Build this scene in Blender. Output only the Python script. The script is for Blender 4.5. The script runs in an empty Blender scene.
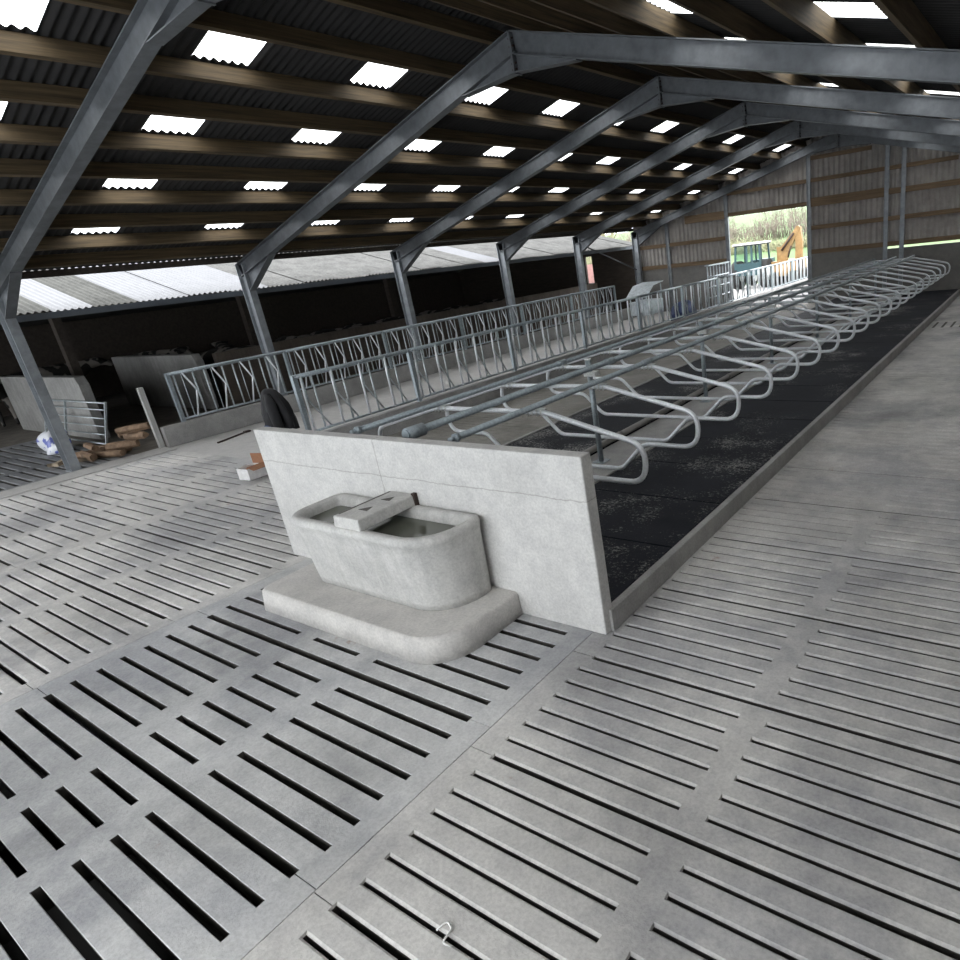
import bpy, math, random
from math import sin, cos, pi, sqrt
from mathutils import Vector, Matrix
random.seed(7)
SC = bpy.context.scene
COL = SC.collection
ORD = ['zeroth', 'first', 'second', 'third', 'fourth', 'fifth', 'sixth', 'seventh', 'eighth', 'ninth', 'tenth', 'eleventh',
       'twelfth', 'thirteenth', 'fourteenth', 'fifteenth', 'sixteenth', 'seventeenth', 'eighteenth', 'nineteenth', 'twentieth', 'twenty-first', 'twenty-second']
V = Vector

# ------------------------------------------------------------------ materials
def nodes(name):
    m = bpy.data.materials.new(name); m.use_nodes = True
    nt = m.node_tree; b = nt.nodes['Principled BSDF']
    return m, nt, b

def add(nt, t, **kw):
    n = nt.nodes.new(t)
    for k, v in kw.items():
        setattr(n, k, v)
    return n

def noise(nt, vec, scale, detail=4, rough=.6):
    n = add(nt, 'ShaderNodeTexNoise')
    n.inputs['Scale'].default_value = scale; n.inputs['Detail'].default_value = detail; n.inputs['Roughness'].default_value = rough
    if vec is not None: nt.links.new(vec, n.inputs['Vector'])
    return n.outputs['Fac']

def ramp(nt, fac, stops):
    r = add(nt, 'ShaderNodeValToRGB'); e = r.color_ramp.elements
    while len(e) < len(stops): e.new(.5)
    for el, (p, c) in zip(e, stops):
        el.position = p; el.color = c if len(c) == 4 else (*c, 1)
    nt.links.new(fac, r.inputs['Fac']); return r.outputs['Color']

def mix(nt, a, b, fac, mode='MIX'):
    n = add(nt, 'ShaderNodeMix', data_type='RGBA', blend_type=mode)
    for sock, v in ((n.inputs['Factor'], fac), (n.inputs['A'], a), (n.inputs['B'], b)):
        if hasattr(v, 'is_linked') or isinstance(v, bpy.types.NodeSocket): nt.links.new(v, sock)
        else: sock.default_value = v if not isinstance(v, tuple) else (*v[:3], 1)
    return n.outputs['Result']

def vec(nt, kind, scale=None):
    if kind == 'pos': o = add(nt, 'ShaderNodeNewGeometry').outputs['Position']
    else: o = add(nt, 'ShaderNodeTexCoord').outputs['Object']
    if scale:
        mp = add(nt, 'ShaderNodeMapping'); mp.inputs['Scale'].default_value = scale
        nt.links.new(o, mp.inputs['Vector']); o = mp.outputs['Vector']
    return o

def bump(nt, b, h, strength, dist=.01):
    n = add(nt, 'ShaderNodeBump'); n.inputs['Strength'].default_value = strength; n.inputs['Distance'].default_value = dist
    nt.links.new(h, n.inputs['Height']); nt.links.new(n.outputs['Normal'], b.inputs['Normal'])

def g3(v, tint=(1, 1, 1)): return tuple(v * t for t in tint)

def concrete(name, base, tint=(1, .985, .95), big=.8, amp=.22, rough=.85, stain=None, coarse=45, streak=False, lines=None, dark_patch=None):
    m, nt, b = nodes(name)
    p = vec(nt, 'pos')
    n1 = noise(nt, p, big, 5, .62)
    c = ramp(nt, n1, [(.3, g3(base * (1 - amp), tint)), (.52, g3(base, tint)), (.75, g3(base * (1 + amp * .6), tint))])
    n2 = noise(nt, p, coarse, 3, .7)
    sp = ramp(nt, n2, [(.35, (.74, .74, .74)), (.6, (1.06, 1.06, 1.06))])
    c = mix(nt, c, sp, .55, 'MULTIPLY')
    n3 = noise(nt, p, 6, 4, .7)
    c = mix(nt, c, ramp(nt, n3, [(.38, (.82, .82, .84)), (.6, (1.03, 1.03, 1.03))]), .6, 'MULTIPLY')
    if streak:
        ps = vec(nt, 'pos', (7, 7, .7))
        c = mix(nt, c, ramp(nt, noise(nt, ps, 1.2, 4, .6), [(.35, (.84, .84, .83)), (.6, (1.04, 1.04, 1.04))]), .7, 'MULTIPLY')
    if stain:
        n4 = noise(nt, p, 1.7, 6, .72)
        f = ramp(nt, n4, [(.66, (0, 0, 0)), (.75, (.85, .85, .85))])
        c = mix(nt, c, stain, f)
        n5 = noise(nt, p, .42, 6, .68)
        c = mix(nt, c, ramp(nt, n5, [(.42, (.66, .67, .70)), (.54, (1.03, 1.03, 1.02))]), .85, 'MULTIPLY')
    if dark_patch:   # round darkening about a point, its edge broken up by noise
        d = add(nt, 'ShaderNodeVectorMath', operation='DISTANCE'); nt.links.new(p, d.inputs[0]); d.inputs[1].default_value = dark_patch[0]
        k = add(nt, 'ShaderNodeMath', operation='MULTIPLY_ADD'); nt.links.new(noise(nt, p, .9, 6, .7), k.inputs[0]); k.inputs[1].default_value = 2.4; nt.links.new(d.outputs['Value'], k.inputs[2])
        k2 = add(nt, 'ShaderNodeMath', operation='DIVIDE'); nt.links.new(k.outputs[0], k2.inputs[0]); k2.inputs[1].default_value = dark_patch[1] + 1.2
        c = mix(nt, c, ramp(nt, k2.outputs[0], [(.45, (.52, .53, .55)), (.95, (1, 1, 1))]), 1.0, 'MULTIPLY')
    if lines:
        # formwork joints cast into the face: z and x positions, made wavy by noise
        sx = add(nt, 'ShaderNodeSeparateXYZ'); nt.links.new(p, sx.inputs[0])
        wob = noise(nt, p, 5, 4, .7)
        for axis, at, w, amt in lines:
            a1 = add(nt, 'ShaderNodeMath', operation='MULTIPLY_ADD'); nt.links.new(wob, a1.inputs[0]); a1.inputs[1].default_value = .05
            nt.links.new(sx.outputs[axis], a1.inputs[2])
            a2 = add(nt, 'ShaderNodeMath', operation='SUBTRACT'); nt.links.new(a1.outputs[0], a2.inputs[0]); a2.inputs[1].default_value = at + .025
            a3 = add(nt, 'ShaderNodeMath', operation='ABSOLUTE'); nt.links.new(a2.outputs[0], a3.inputs[0])
            f = ramp(nt, a3.outputs[0], [(0, (amt, amt, amt)), (w, (0, 0, 0))])
            c = mix(nt, c, (.16, .15, .13), f)
    nt.links.new(c, b.inputs['Base Color'])
    b.inputs['Roughness'].default_value = rough
    bump(nt, b, n2, .35, .006)
    return m

def metal(name, col, rough=.45, metallic=.55, spangle=30, amp=.18):
    m, nt, b = nodes(name)
    p = vec(nt, 'obj')
    n1 = noise(nt, p, spangle, 3, .6)
    lo, hi = tuple(x * (1 - amp) for x in col), tuple(min(1, x * (1 + amp)) for x in col)
    c = ramp(nt, n1, [(.35, lo), (.65, hi)])
    n2 = noise(nt, p, 2.5, 4, .6)
    c = mix(nt, c, ramp(nt, n2, [(.35, (.8, .8, .8)), (.65, (1.05, 1.05, 1.05))]), .7, 'MULTIPLY')
    nt.links.new(c, b.inputs['Base Color'])
    b.inputs['Metallic'].default_value = metallic; b.inputs['Roughness'].default_value = rough
    return m

def timber(name, c1, c2, grain=(1.2, .12, 12), scale=6, kind='pos'):
    m, nt, b = nodes(name)
    p = vec(nt, kind, grain)
    n = noise(nt, p, scale, 5, .65)
    c = ramp(nt, n, [(.3, c1), (.7, c2)])
    nt.links.new(c, b.inputs['Base Color']); b.inputs['Roughness'].default_value = .8
    bump(nt, b, n, .3, .004)
    return m

def plain(name, col, rough=.6, metallic=0, amp=.15, scale=12, kind='obj'):
    m, nt, b = nodes(name)
    n = noise(nt, vec(nt, kind), scale, 4, .65)
    c = ramp(nt, n, [(.3, tuple(x * (1 - amp) for x in col)), (.7, tuple(min(1, x * (1 + amp)) for x in col))])
    nt.links.new(c, b.inputs['Base Color'])
    b.inputs['Roughness'].default_value = rough; b.inputs['Metallic'].default_value = metallic
    return m

M = {}
M['floor_dark_patch'] = concrete('dark_patch_slatted_concrete', .55, (.99, .995, .985), .7, .36, .85, stain=(.24, .14, .09), dark_patch=((-5.7, -.3, 0), 2.4))
M['floor_soiled_shaded'] = concrete('soiled_shaded_slatted_concrete', .27, (1, .95, .86), 1.1, .3, .85)  # brown soiling, base darkened as well to paint in the passage's shade
M['floor'] = concrete('slatted_concrete', .58, (1, .982, .945),   .7, .36, .85, stain=(.26, .15, .09))
M['floor_dark'] = concrete('dark_slatted_concrete', .24, (.97, 1, 1.03), .9, .3, .5)
M['passage'] = concrete('passage_concrete', .46, (1, .985, .95), .5, .16, .6)
M['yard'] = concrete('yard_concrete', .17, (1, 1, 1.02), .5, .2, .85)
M['wall'] = concrete('cast_wall_concrete', .58, (1, .99, .955), 1.1, .14, .85, streak=False, lines=[(2, 1.172, .008, .55), (0, -5.2, .012, .5)])
M['trough'] = concrete('trough_concrete', .52, (1, .99, .95), 1.4, .17, .85, streak=True)
M['plinth'] = concrete('plinth_concrete', .57, (1, .97, .92), 1.3, .17, .85)
M['kerb'] = concrete('kerb_concrete', .36, (1, .985, .95), 1.6, .2, .85)
M['bed'] = concrete('bed_concrete', .4, (1, .985, .95), 1.2, .18, .85)
M['panelwall'] = concrete('stained_panel_concrete', .33, (1, .985, .94), .9, .3, .9, streak=True)
M['lowwall'] = concrete('gable_wall_concrete', .22, (1, .96, .9), .7, .2, .9)
M['slat_side'] = plain('slurry_stained_slat_side', (.085, .08, .072), .7, 0, .3, 6, 'pos')
M['pit'] = plain('wet_slurry', (.012, .010, .009), .3, 0, .2, 3, 'pos')
M['galv'] = metal('galvanised_tube', (.79, .82, .85), .34, .28, 40, .07)
M['galv_rail'] = metal('galvanised_rail', (.36, .41, .44), .4, .55, 30, .15)
M['galv_bar'] = metal('galvanised_barrier', (.50, .55, .57), .42, .5, 30, .15)
M['zinc'] = metal('zinc_clamp', (.72, .74, .72), .35, .6, 60, .2)
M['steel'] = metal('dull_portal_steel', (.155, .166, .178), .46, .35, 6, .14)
M['sheetmetal'] = metal('galvanised_sheet', (.55, .6, .63), .45, .5, 8, .15)
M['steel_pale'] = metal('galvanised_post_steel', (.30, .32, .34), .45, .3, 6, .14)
M['purlin'] = timber('purlin_timber', (.034, .023, .011), (.135, .093, .046), (9, .35, 9), 3)
M['girt'] = timber('girt_timber', (.12, .08, .045), (.24, .16, .09), (.4, 9, 9), 3)
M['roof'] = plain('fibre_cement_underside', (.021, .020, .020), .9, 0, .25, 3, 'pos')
M['cladding'] = plain('fibre_cement_cladding', (.36, .335, .31), .85, 0, .2, 2, 'pos')
M['dark_wood'] = timber('dark_shed_timber', (.035, .028, .022), (.07, .055, .045), (1, 6, 6), 2)
M['brown_wall'] = concrete('soiled_feed_wall', .15, (1, .82, .68), 1.2, .3, .9, streak=True)
M['straw'] = plain('trodden_bedding', (.15, .135, .115), .95, 0, .35, 3, 'pos')
M['gutter'] = plain('grey_gutter', (.11, .125, .145), .6, 0, .15, 2, 'pos')
M['lichen'] = concrete('lichened_roof_sheet', .095, (1, 1, .96), 2.2, .4, .95, coarse=14)
M['darklichen'] = concrete('mossy_roof_sheet', .055, (1, 1.02, .93), 2.2, .4, .95, coarse=14)
M['grp'] = plain('white_roof_sheet', (.115, .119, .129), .6, 0, .1, 4, 'pos')
M['timber_post'] = timber('grey_post', (.34, .34, .33), (.52, .52, .5), (8, 8, .5), 4)
M['log'] = timber('split_log', (.10, .06, .035), (.30, .2, .125), (3, 3, 3), 3, 'obj')
M['stick'] = timber('offcut_timber', (.28, .22, .15), (.48, .4, .3), (3, 3, 3), 3, 'obj')
M['pvc'] = plain('grey_pipe', (.27, .26, .245), .6, 0, .15, 3)
M['jacket'] = plain('black_cloth', (.012, .012, .014), .8, 0, .3, 8)
M['blue'] = plain('blue_lining', (.025, .045, .13), .7, 0, .3, 8)
M['white_card'] = plain('white_card', (.75, .74, .73), .7)
M['brown_card'] = plain('brown_card', (.30, .14, .07), .8)
M['iron'] = plain('rusty_iron', (.05, .032, .026), .7, .3)
M['string'] = plain('white_string', (.8, .8, .78), .8)
M['mark'] = plain('recess', (.1, .095, .085), .9)
M['teal'] = plain('teal_paint', (.03, .07, .08), .45)
M['white_paint'] = plain('white_paint', (.75, .75, .75), .5)
M['yellow'] = plain('faded_yellow_paint', (.28, .17, .065), .5, 0, .35, 4)
M['tyre'] = plain('tyre_rubber', (.02, .02, .02), .9)
M['red_wall'] = concrete('pink_block', .5, (1, .55, .5), 1, .2)

def mat_rubber():
    m, nt, b = nodes('rubber_mat')
    p = vec(nt, 'pos')
    n = noise(nt, p, 1.3, 5, .7); base = ramp(nt, n, [(.3, (.007, .008, .012)), (.7, (.017, .019, .026))])
    n2 = noise(nt, p, 30, 4, .75); n3 = noise(nt, p, .9, 3, .6)
    k = add(nt, 'ShaderNodeMath', operation='MULTIPLY'); nt.links.new(n2, k.inputs[0]); nt.links.new(n3, k.inputs[1])
    f = ramp(nt, k.outputs[0], [(.30, (0, 0, 0)), (.41, (.85, .85, .85))])
    c = mix(nt, base, (.33, .325, .31), f)
    nt.links.new(c, b.inputs['Base Color']); b.inputs['Roughness'].default_value = .75; b.inputs['Specular IOR Level'].default_value = .2
    bump(nt, b, n2, .4, .005)
    return m
M['rubber'] = mat_rubber()

def mat_water():
    m, nt, b = nodes('trough_water')
    b.inputs['Base Color'].default_value = (.10, .105, .085, 1); b.inputs['Roughness'].default_value = .04
    bump(nt, b, noise(nt, vec(nt, 'pos'), 5, 2), .05, .01)
    return m
M['water'] = mat_water()

def mat_rooflight():
    m, nt, b = nodes('translucent_sheet')
    nt.nodes.remove(b)
    t = add(nt, 'ShaderNodeBsdfTransparent'); t.inputs['Color'].default_value = (.95, .95, .94, 1)
    d = add(nt, 'ShaderNodeBsdfTranslucent'); d.inputs['Color'].default_value = (.85, .85, .82, 1)
    mx = add(nt, 'ShaderNodeMixShader'); mx.inputs[0].default_value = .25
    nt.links.new(t.outputs[0], mx.inputs[1]); nt.links.new(d.outputs[0], mx.inputs[2])
    nt.links.new(mx.outputs[0], nt.nodes['Material Output'].inputs['Surface'])
    return m
M['rooflight'] = mat_rooflight()

def mat_glass():
    m, nt, b = nodes('cab_glass')
    nt.nodes.remove(b)
    t = add(nt, 'ShaderNodeBsdfTransparent'); t.inputs['Color'].default_value = (.62, .82, .84, 1)
    d = add(nt, 'ShaderNodeBsdfGlossy'); d.inputs['Roughness'].default_value = .08
    mx = add(nt, 'ShaderNodeMixShader'); mx.inputs[0].default_value = .22
    nt.links.new(t.outputs[0], mx.inputs[1]); nt.links.new(d.outputs[0], mx.inputs[2])
    nt.links.new(mx.outputs[0], nt.nodes['Material Output'].inputs['Surface'])
    return m
M['glass'] = mat_glass()

def mat_grass():
    m, nt, b = nodes('field_grass')
    p = vec(nt, 'pos')
    c = ramp(nt, noise(nt, p, .35, 6, .7), [(.3, (.075, .135, .045)), (.7, (.125, .20, .075))])
    nt.links.new(c, b.inputs['Base Color']); b.inputs['Roughness'].default_value = .9
    return m
M['grass'] = mat_grass()
M['twig'] = plain('bare_twigs', (.20, .16, .135), .9, 0, .35, .8, 'pos')
M['twig_pale'] = plain('pale_twigs', (.30, .29, .18), .9, 0, .3, .8, 'pos')

def mat_cow():
    m, nt, b = nodes('cow_hide')
    p = vec(nt, 'obj')
    oi = add(nt, 'ShaderNodeObjectInfo')
    a = add(nt, 'ShaderNodeVectorMath', operation='ADD')
    cb = add(nt, 'ShaderNodeCombineXYZ'); ml = add(nt, 'ShaderNodeMath', operation='MULTIPLY'); ml.inputs[1].default_value = 30
    nt.links.new(oi.outputs['Random'], ml.inputs[0]); nt.links.new(ml.outputs[0], cb.inputs[0])
    nt.links.new(p, a.inputs[0]); nt.links.new(cb.outputs[0], a.inputs[1])
    c = ramp(nt, noise(nt, a.outputs[0], 2.0, 2, .4), [(.535, (.012, .011, .010)), (.56, (.22, .2, .18))])
    nt.links.new(c, b.inputs['Base Color']); b.inputs['Roughness'].default_value = .75
    return m
M['cow'] = mat_cow()
def mat_sack():
    m, nt, b = nodes('printed_sack')
    c = ramp(nt, noise(nt, vec(nt, 'obj'), 5.5, 2, .4), [(.56, (.72, .74, .78)), (.6, (.12, .15, .45))])
    nt.links.new(c, b.inputs['Base Color']); b.inputs['Roughness'].default_value = .4
    return m
M['sack'] = mat_sack()

# ------------------------------------------------------------------ mesh builder
class MB:
    def __init__(self): self.v = []; self.f = []; self.s = []
    def quad(self, *p):
        i = len(self.v); self.v += [tuple(q) for q in p]; self.f.append(tuple(range(i, i + len(p)))); self.s.append(False)
        return self
    def hull(self, c, faces):
        i = len(self.v); self.v += [tuple(q) for q in c]
        for f in faces: self.f.append(tuple(i + k for k in f)); self.s.append(False)
        return self
    def box(self, x0, x1, y0, y1, z0, z1):
        return self.cell([V((x, y, z)) for z in (z0, z1) for x, y in ((x0, y0), (x1, y0), (x1, y1), (x0, y1))])
    def cell(self, c):   # eight corners: bottom ring then top ring
        return self.hull(c, [(3, 2, 1, 0), (4, 5, 6, 7), (0, 1, 5, 4), (1, 2, 6, 5), (2, 3, 7, 6), (3, 0, 4, 7)])
    def bar(self, p0, p1, u, w):  # oriented box from p0 to p1 with half extents u and w (vectors)
        p0, p1, u, w = map(V, (p0, p1, u, w))
        r = [p0 - u - w, p0 + u - w, p0 + u + w, p0 - u + w]
        return self.cell(r + [q + (p1 - p0) for q in r])
    def prism(self, pts, ext):  # planar polygon extruded by vector
        n = len(pts); ext = V(ext); a = [V(p) for p in pts]
        return self.hull(a + [p + ext for p in a], [tuple(range(n - 1, -1, -1)), tuple(range(n, 2 * n))] + [(k, (k + 1) % n, n + (k + 1) % n, n + k) for k in range(n)])
    def tube(self, pts, r, seg=8, closed=False, fil=0, fseg=5, cap=True):
        pts = [V(p) for p in pts]
        if fil: pts = fillet(pts, fil, fseg, closed)
        n = len(pts); rings = []
        def tan(i):
            a = pts[(i - 1) % n] if closed or i > 0 else pts[i]
            b = pts[(i + 1) % n] if closed or i < n - 1 else pts[i]
            return (b - a).normalized()
        t = tan(0); up = V((0, 0, 1)) if abs(t.z) < .9 else V((0, 1, 0))
        nrm = (up - t * up.dot(t)).normalized()
        base = len(self.v)
        for i in range(n):
            t = tan(i); nrm = (nrm - t * nrm.dot(t)).normalized(); bi = t.cross(nrm)
            rr = r[i] if isinstance(r, (list, tuple)) else r
            for k in range(seg):
                a = 2 * pi * k / seg
                self.v.append(tuple(pts[i] + (nrm * cos(a) + bi * sin(a)) * rr))
        m = n if closed else n - 1
        for i in range(m):
            for k in range(seg):
                a = base + i * seg + k; b = base + i * seg + (k + 1) % seg
                c = base + ((i + 1) % n) * seg + (k + 1) % seg; d = base + ((i + 1) % n) * seg + k
                self.f.append((a, b, c, d)); self.s.append(True)
        if cap and not closed:
            self.f.append(tuple(base + k for k in range(seg - 1, -1, -1))); self.s.append(False)
            self.f.append(tuple(base + (n - 1) * seg + k for k in range(seg))); self.s.append(False)
        return self
    def loft(self, rings, cap0=True, cap1=True, smooth=True):
        base = len(self.v); n = len(rings[0])
        for r in rings: self.v += [tuple(p) for p in r]
        for i in range(len(rings) - 1):
            for k in range(n):
                a = base + i * n + k; b = base + i * n + (k + 1) % n
                self.f.append((a, b, b + n, a + n)); self.s.append(smooth)
        if cap0: self.f.append(tuple(base + k for k in range(n - 1, -1, -1))); self.s.append(False)
        if cap1: self.f.append(tuple(base + (len(rings) - 1) * n + k for k in range(n))); self.s.append(False)
        return self
    def build(self, name, mat, parent=None, loc=None, origin=None, bevel=0, matrix=None):
        me = bpy.data.meshes.new(name)
        vs = self.v
        if origin is not None: vs = [tuple(V(p) - V(origin)) for p in vs]
        me.from_pydata(vs, [], self.f); me.update()
        me.polygons.foreach_set('use_smooth', self.s)
        me.materials.append(M[mat] if isinstance(mat, str) else mat)
        o = bpy.data.objects.new(name, me); COL.objects.link(o)
        if parent is not None:
            o.parent = parent
            if origin is not None: o.location = V(origin) - V(parent.location)
        elif origin is not None: o.location = origin
        if loc is not None: o.location = loc
        if bevel:
            b = o.modifiers.new('bevel', 'BEVEL'); b.width = bevel; b.segments = 2; b.limit_method = 'ANGLE'; b.angle_limit = .6
        return o

def fillet(pts, r, seg, closed=False):
    out = []; n = len(pts)
    for i, p in enumerate(pts):
        if not closed and i in (0, n - 1): out.append(p); continue
        a, b = pts[(i - 1) % n], pts[(i + 1) % n]
        u, w = (a - p), (b - p); la, lb = u.length, w.length; u.normalize(); w.normalize()
        ang = u.angle(w)
        if ang > 3.0: out.append(p); continue
        d = min(r / math.tan(ang / 2), la * .48, lb * .48)
        s, e = p + u * d, p + w * d
        for k in range(seg + 1):
            t = k / seg
            out.append(s * (1 - t) ** 2 + p * 2 * t * (1 - t) + e * t * t)
    return out

def tag(o, label, cat, group=None, kind=None):
    o['label'] = label; o['category'] = cat
    if group: o['group'] = group
    if kind: o['kind'] = kind
    return o
def struct(o, label=None, cat=None):
    o['kind'] = 'structure'
    if label: o['label'] = label
    if cat: o['category'] = cat
    return o
def empty(name, loc, label, cat, group=None):
    o = bpy.data.objects.new(name, None); o.location = loc; COL.objects.link(o)
    o.empty_display_size = .1
    return tag(o, label, cat, group)
def child(src, parent, loc=None):
    c = src.copy(); COL.objects.link(c); c.parent = parent
    if loc is not None: c.location = loc
    return c
def dup(root, loc, label, group=None):
    r = root.copy(); COL.objects.link(r); r.location = loc; r['label'] = label
    if group: r['group'] = group
    for ch in list(root.children):
        c = child(ch, r)
        for gch in ch.children: child(gch, c)
    return r

# ------------------------------------------------------------------ slatted floor
def slab(name, x0, x1, y0, y1, groups, pitch, yj, per, w, wj, mat, label, depth=.17, ch=.013):
    """a floor of precast slats: slots run along X in groups; every per-th slot is the open joint between two slats"""
    mb = MB(); k0 = math.ceil((y0 + .06 - yj) / pitch); k1 = math.floor((y1 - .06 - yj) / pitch)
    ya = y0; dark = []
    def top(xa, xb, a, b):
        if xb - xa > 1e-4 and b - a > 1e-4: mb.quad((xa, a, 0), (xb, a, 0), (xb, b, 0), (xa, b, 0))
    x0 += .003; x1 -= .003
    for k in range(k0, k1 + 1):
        yc = yj + k * pitch; joint = (k % per == 0)
        hw = (wj if joint else w) / 2
        gs = [(groups[0][0], groups[-1][1])] if joint else groups
        lo, hi = yc - hw - ch, yc + hw + ch
        top(x0, x1, ya, lo)
        xa = x0
        def solid(xa, xb):
            if joint:   # the hairline joint between two slats
                top(xa, xb, lo, yc - .003); top(xa, xb, yc + .003, hi)
                mb.quad((xa, yc - .003, 0), (xb, yc - .003, 0), (xb, yc - .003, -.05), (xa, yc - .003, -.05))
                mb.quad((xb, yc + .003, 0), (xa, yc + .003, 0), (xa, yc + .003, -.05), (xb, yc + .003, -.05))
                mb.quad((xa, yc - .003, -.05), (xb, yc - .003, -.05), (xb, yc + .003, -.05), (xa, yc + .003, -.05))
            else: top(xa, xb, lo, hi)
        for g0, g1 in gs:
            g0 += random.uniform(-.02, .02); g1 += random.uniform(-.02, .02)
            solid(xa, g0)
            a, b = yc - hw, yc + hw; t = .012; c = ch
            i0, i1 = g0 + c * .5, g1 - c * .5
            mb.quad((g0, lo, 0), (g1, lo, 0), (i1, a, -c), (i0, a, -c))
            mb.quad((g1, hi, 0), (g0, hi, 0), (i0, b, -c), (i1, b, -c))
            mb.quad((g0, hi, 0), (g0, lo, 0), (i0, a, -c), (i0, b, -c))
            mb.quad((g1, lo, 0), (g1, hi, 0), (i1, b, -c), (i1, a, -c))
            nf = len(mb.f)
            mb.quad((i0, a, -c), (i1, a, -c), (i1, a - t, -depth), (i0, a - t, -depth))
            mb.quad((i1, b, -c), (i0, b, -c), (i0, b + t, -depth), (i1, b + t, -depth))
            mb.quad((i0, b, -c), (i0, a, -c), (i0, a - t, -depth), (i0, b + t, -depth))
            mb.quad((i1, a, -c), (i1, b, -c), (i1, b + t, -depth), (i1, a - t, -depth))
            dark.extend(range(nf, len(mb.f)))
            xa = g1
        solid(xa, x1)
        ya = hi
    top(x0, x1, ya, y1)
    # skirts down into the pit so that no light passes between neighbouring slabs
    for (a, b) in (((x0, y0), (x1, y0)), ((x1, y0), (x1, y1)), ((x1, y1), (x0, y1)), ((x0, y1), (x0, y0))):
        mb.quad((*a, 0), (*b, 0), (*b, -1.0), (*a, -1.0))
    o = struct(mb.build(name, mat), label, 'floor')
    o.data.materials.append(M['slat_side'])
    for k in dark: o.data.polygons[k].material_index = 1
    return o

YF = -5.0
slab('floor', -2.92, .18, YF, 27.2, [(-2.74, -1.455), (-1.285, 0.0)], .1611, 2.1, 7, .02, .03, 'floor', 'slatted concrete walkway floor beside the black mats')
slab('floor', -6.97, -2.92, YF, 3.6, [(-6.74, -5.475), (-5.25, -4.6), (-4.39, -3.105)], .186, .988, 7, .044, .056, 'floor_dark_patch', 'slatted concrete floor in front of the water trough', ch=.004)
for ya, yb, mt, lab in ((YF, 6.532, 'floor', 'slatted concrete floor left of the trough wall'), (6.532, 27.2, 'floor_soiled_shaded', 'soiled slatted passage floor with painted-in shade between the cubicles and the feed barrier')):
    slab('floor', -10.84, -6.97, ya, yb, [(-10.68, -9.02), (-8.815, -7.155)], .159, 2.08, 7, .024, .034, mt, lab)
slab('floor', -15.55, -10.84, YF, 5.85, [(-15.4, -14.06), (-13.87, -12.56), (-12.35, -11.03)], .187, 3.2, 7, .026, .034, 'floor', 'slatted concrete floor in front of the log pile')
slab('floor', -22.2, -16.2, YF, 5.35, [(-21.9, -20.1), (-19.8, -18.1), (-17.9, -16.4)], .22, 3.2, 6, .06, .07, 'floor_dark', 'dark wet slatted floor in front of the metal gate')
mb = MB(); mb.box(-16.2, -15.55, YF, 5.9, -1.0, .02)
struct(mb.build('trim_1', 'passage', bevel=.015), 'pale concrete strip edging the dark slatted floor', 'kerb')
mb = MB(); mb.box(.18, 2.6, YF, 27.2, -1.0, 0); struct(mb.build('floor', 'floor'), 'plain concrete floor along the open side', 'floor')
mb = MB(); mb.quad((-22.2, YF, -.95), (2.6, YF, -.95), (2.6, 27.2, -.95), (-22.2, 27.2, -.95))
struct(mb.build('floor', 'pit'), 'dark slurry pit below the slots', 'pit')
mb = MB(); mb.box(-15.98, -10.97, 5.85, 40, -.3, 0)
struct(mb.build('floor', 'passage'), 'smooth concrete feed passage between the two barriers', 'floor')
mb = MB(); mb.box(-30, -16.2, 5.35, 29, -.3, -.004); mb.box(-30, -22.2, YF, 5.35, -.3, -.004)
struct(mb.build('floor', 'straw'), 'brown trodden floor of the neighbouring shed', 'floor')
# short cross slots far along the walkway
mb = MB()
for k in range(7): mb.box(-2.62 + k * .22, -2.56 + k * .22, 19.3, 20.3, .001, .004)
struct(mb.build('floor_drain', 'mark'), 'row of short slots across the far walkway', 'floor')

# ------------------------------------------------------------------ cubicle bed
mb = MB(); mb.box(-7.18, -2.83, 3.58, 27.0, 0.0, .155)
struct(mb.build('floor', 'bed'), 'raised concrete base of the cubicle rows', 'floor')
for i, (xa, xb, y0) in enumerate(((-2.83, -2.755, 3.58), (-7.255, -7.18, 3.58))):
    mb = MB(); mb.box(xa, xb, y0, 27.0, 0.0, .2)
    struct(mb.build('kerb', 'kerb', bevel=.008), ['concrete kerb between the black mats and the walkway', 'concrete kerb on the feed side of the cubicles'][i], 'kerb')
mb = MB(); mb.box(-5.36, -4.65, 3.58, 27.0, .155, .205)
struct(mb.build('trim_2', 'bed', bevel=.01), 'pale concrete strip between the two rows of mats', 'floor')

PITCH = 1.13; N = 20; Y0 = 4.85
def mat_mesh(x0, x1, h):
    mb = MB(); mb.box(x0, x1, .007, PITCH - .007, 0, .035); return mb
first = {}
for row, (x0, x1) in enumerate(((-4.64, -2.845), (-7.165, -5.44))):
    for k in range(-1, N):
        y = 4.78 + k * PITCH
        lab = 'black rubber mat %s, %s from the trough wall' % (('beside the slatted walkway', 'beside the feed barrier passage')[row], ORD[k + 2])
        grp = ('rubber mats beside the walkway', 'rubber mats on the feed side')[row]
        if row not in first:
            o = mat_mesh(x0, x1, 0).build('rubber_mat', 'rubber', bevel=.006)
            first[row] = o
        else:
            o = first[row].copy(); COL.objects.link(o)
        o.location = (0, y, .155); tag(o, lab, 'mat', grp)

# brisket pipe on the concrete strip
for k in range(11):
    ya = 3.75 + k * 2.1; yb = min(ya + 2.06, 26.8)
    mb = MB(); mb.tube([(-5.43, ya, .245), (-5.43, yb, .245)], .048, 12); mb2 = MB(); mb2.tube([(-5.43, yb - .08, .245), (-5.43, yb, .245)], .056, 12)
    o = mb.build('ground_pipe', 'pvc'); mb2.build('pipe_collar', 'pvc', o)
    tag(o, 'grey pipe lying on the cubicle bed, %s length from the trough wall' % ORD[k + 1], 'pipe', 'ground pipes along the cubicles')

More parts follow.
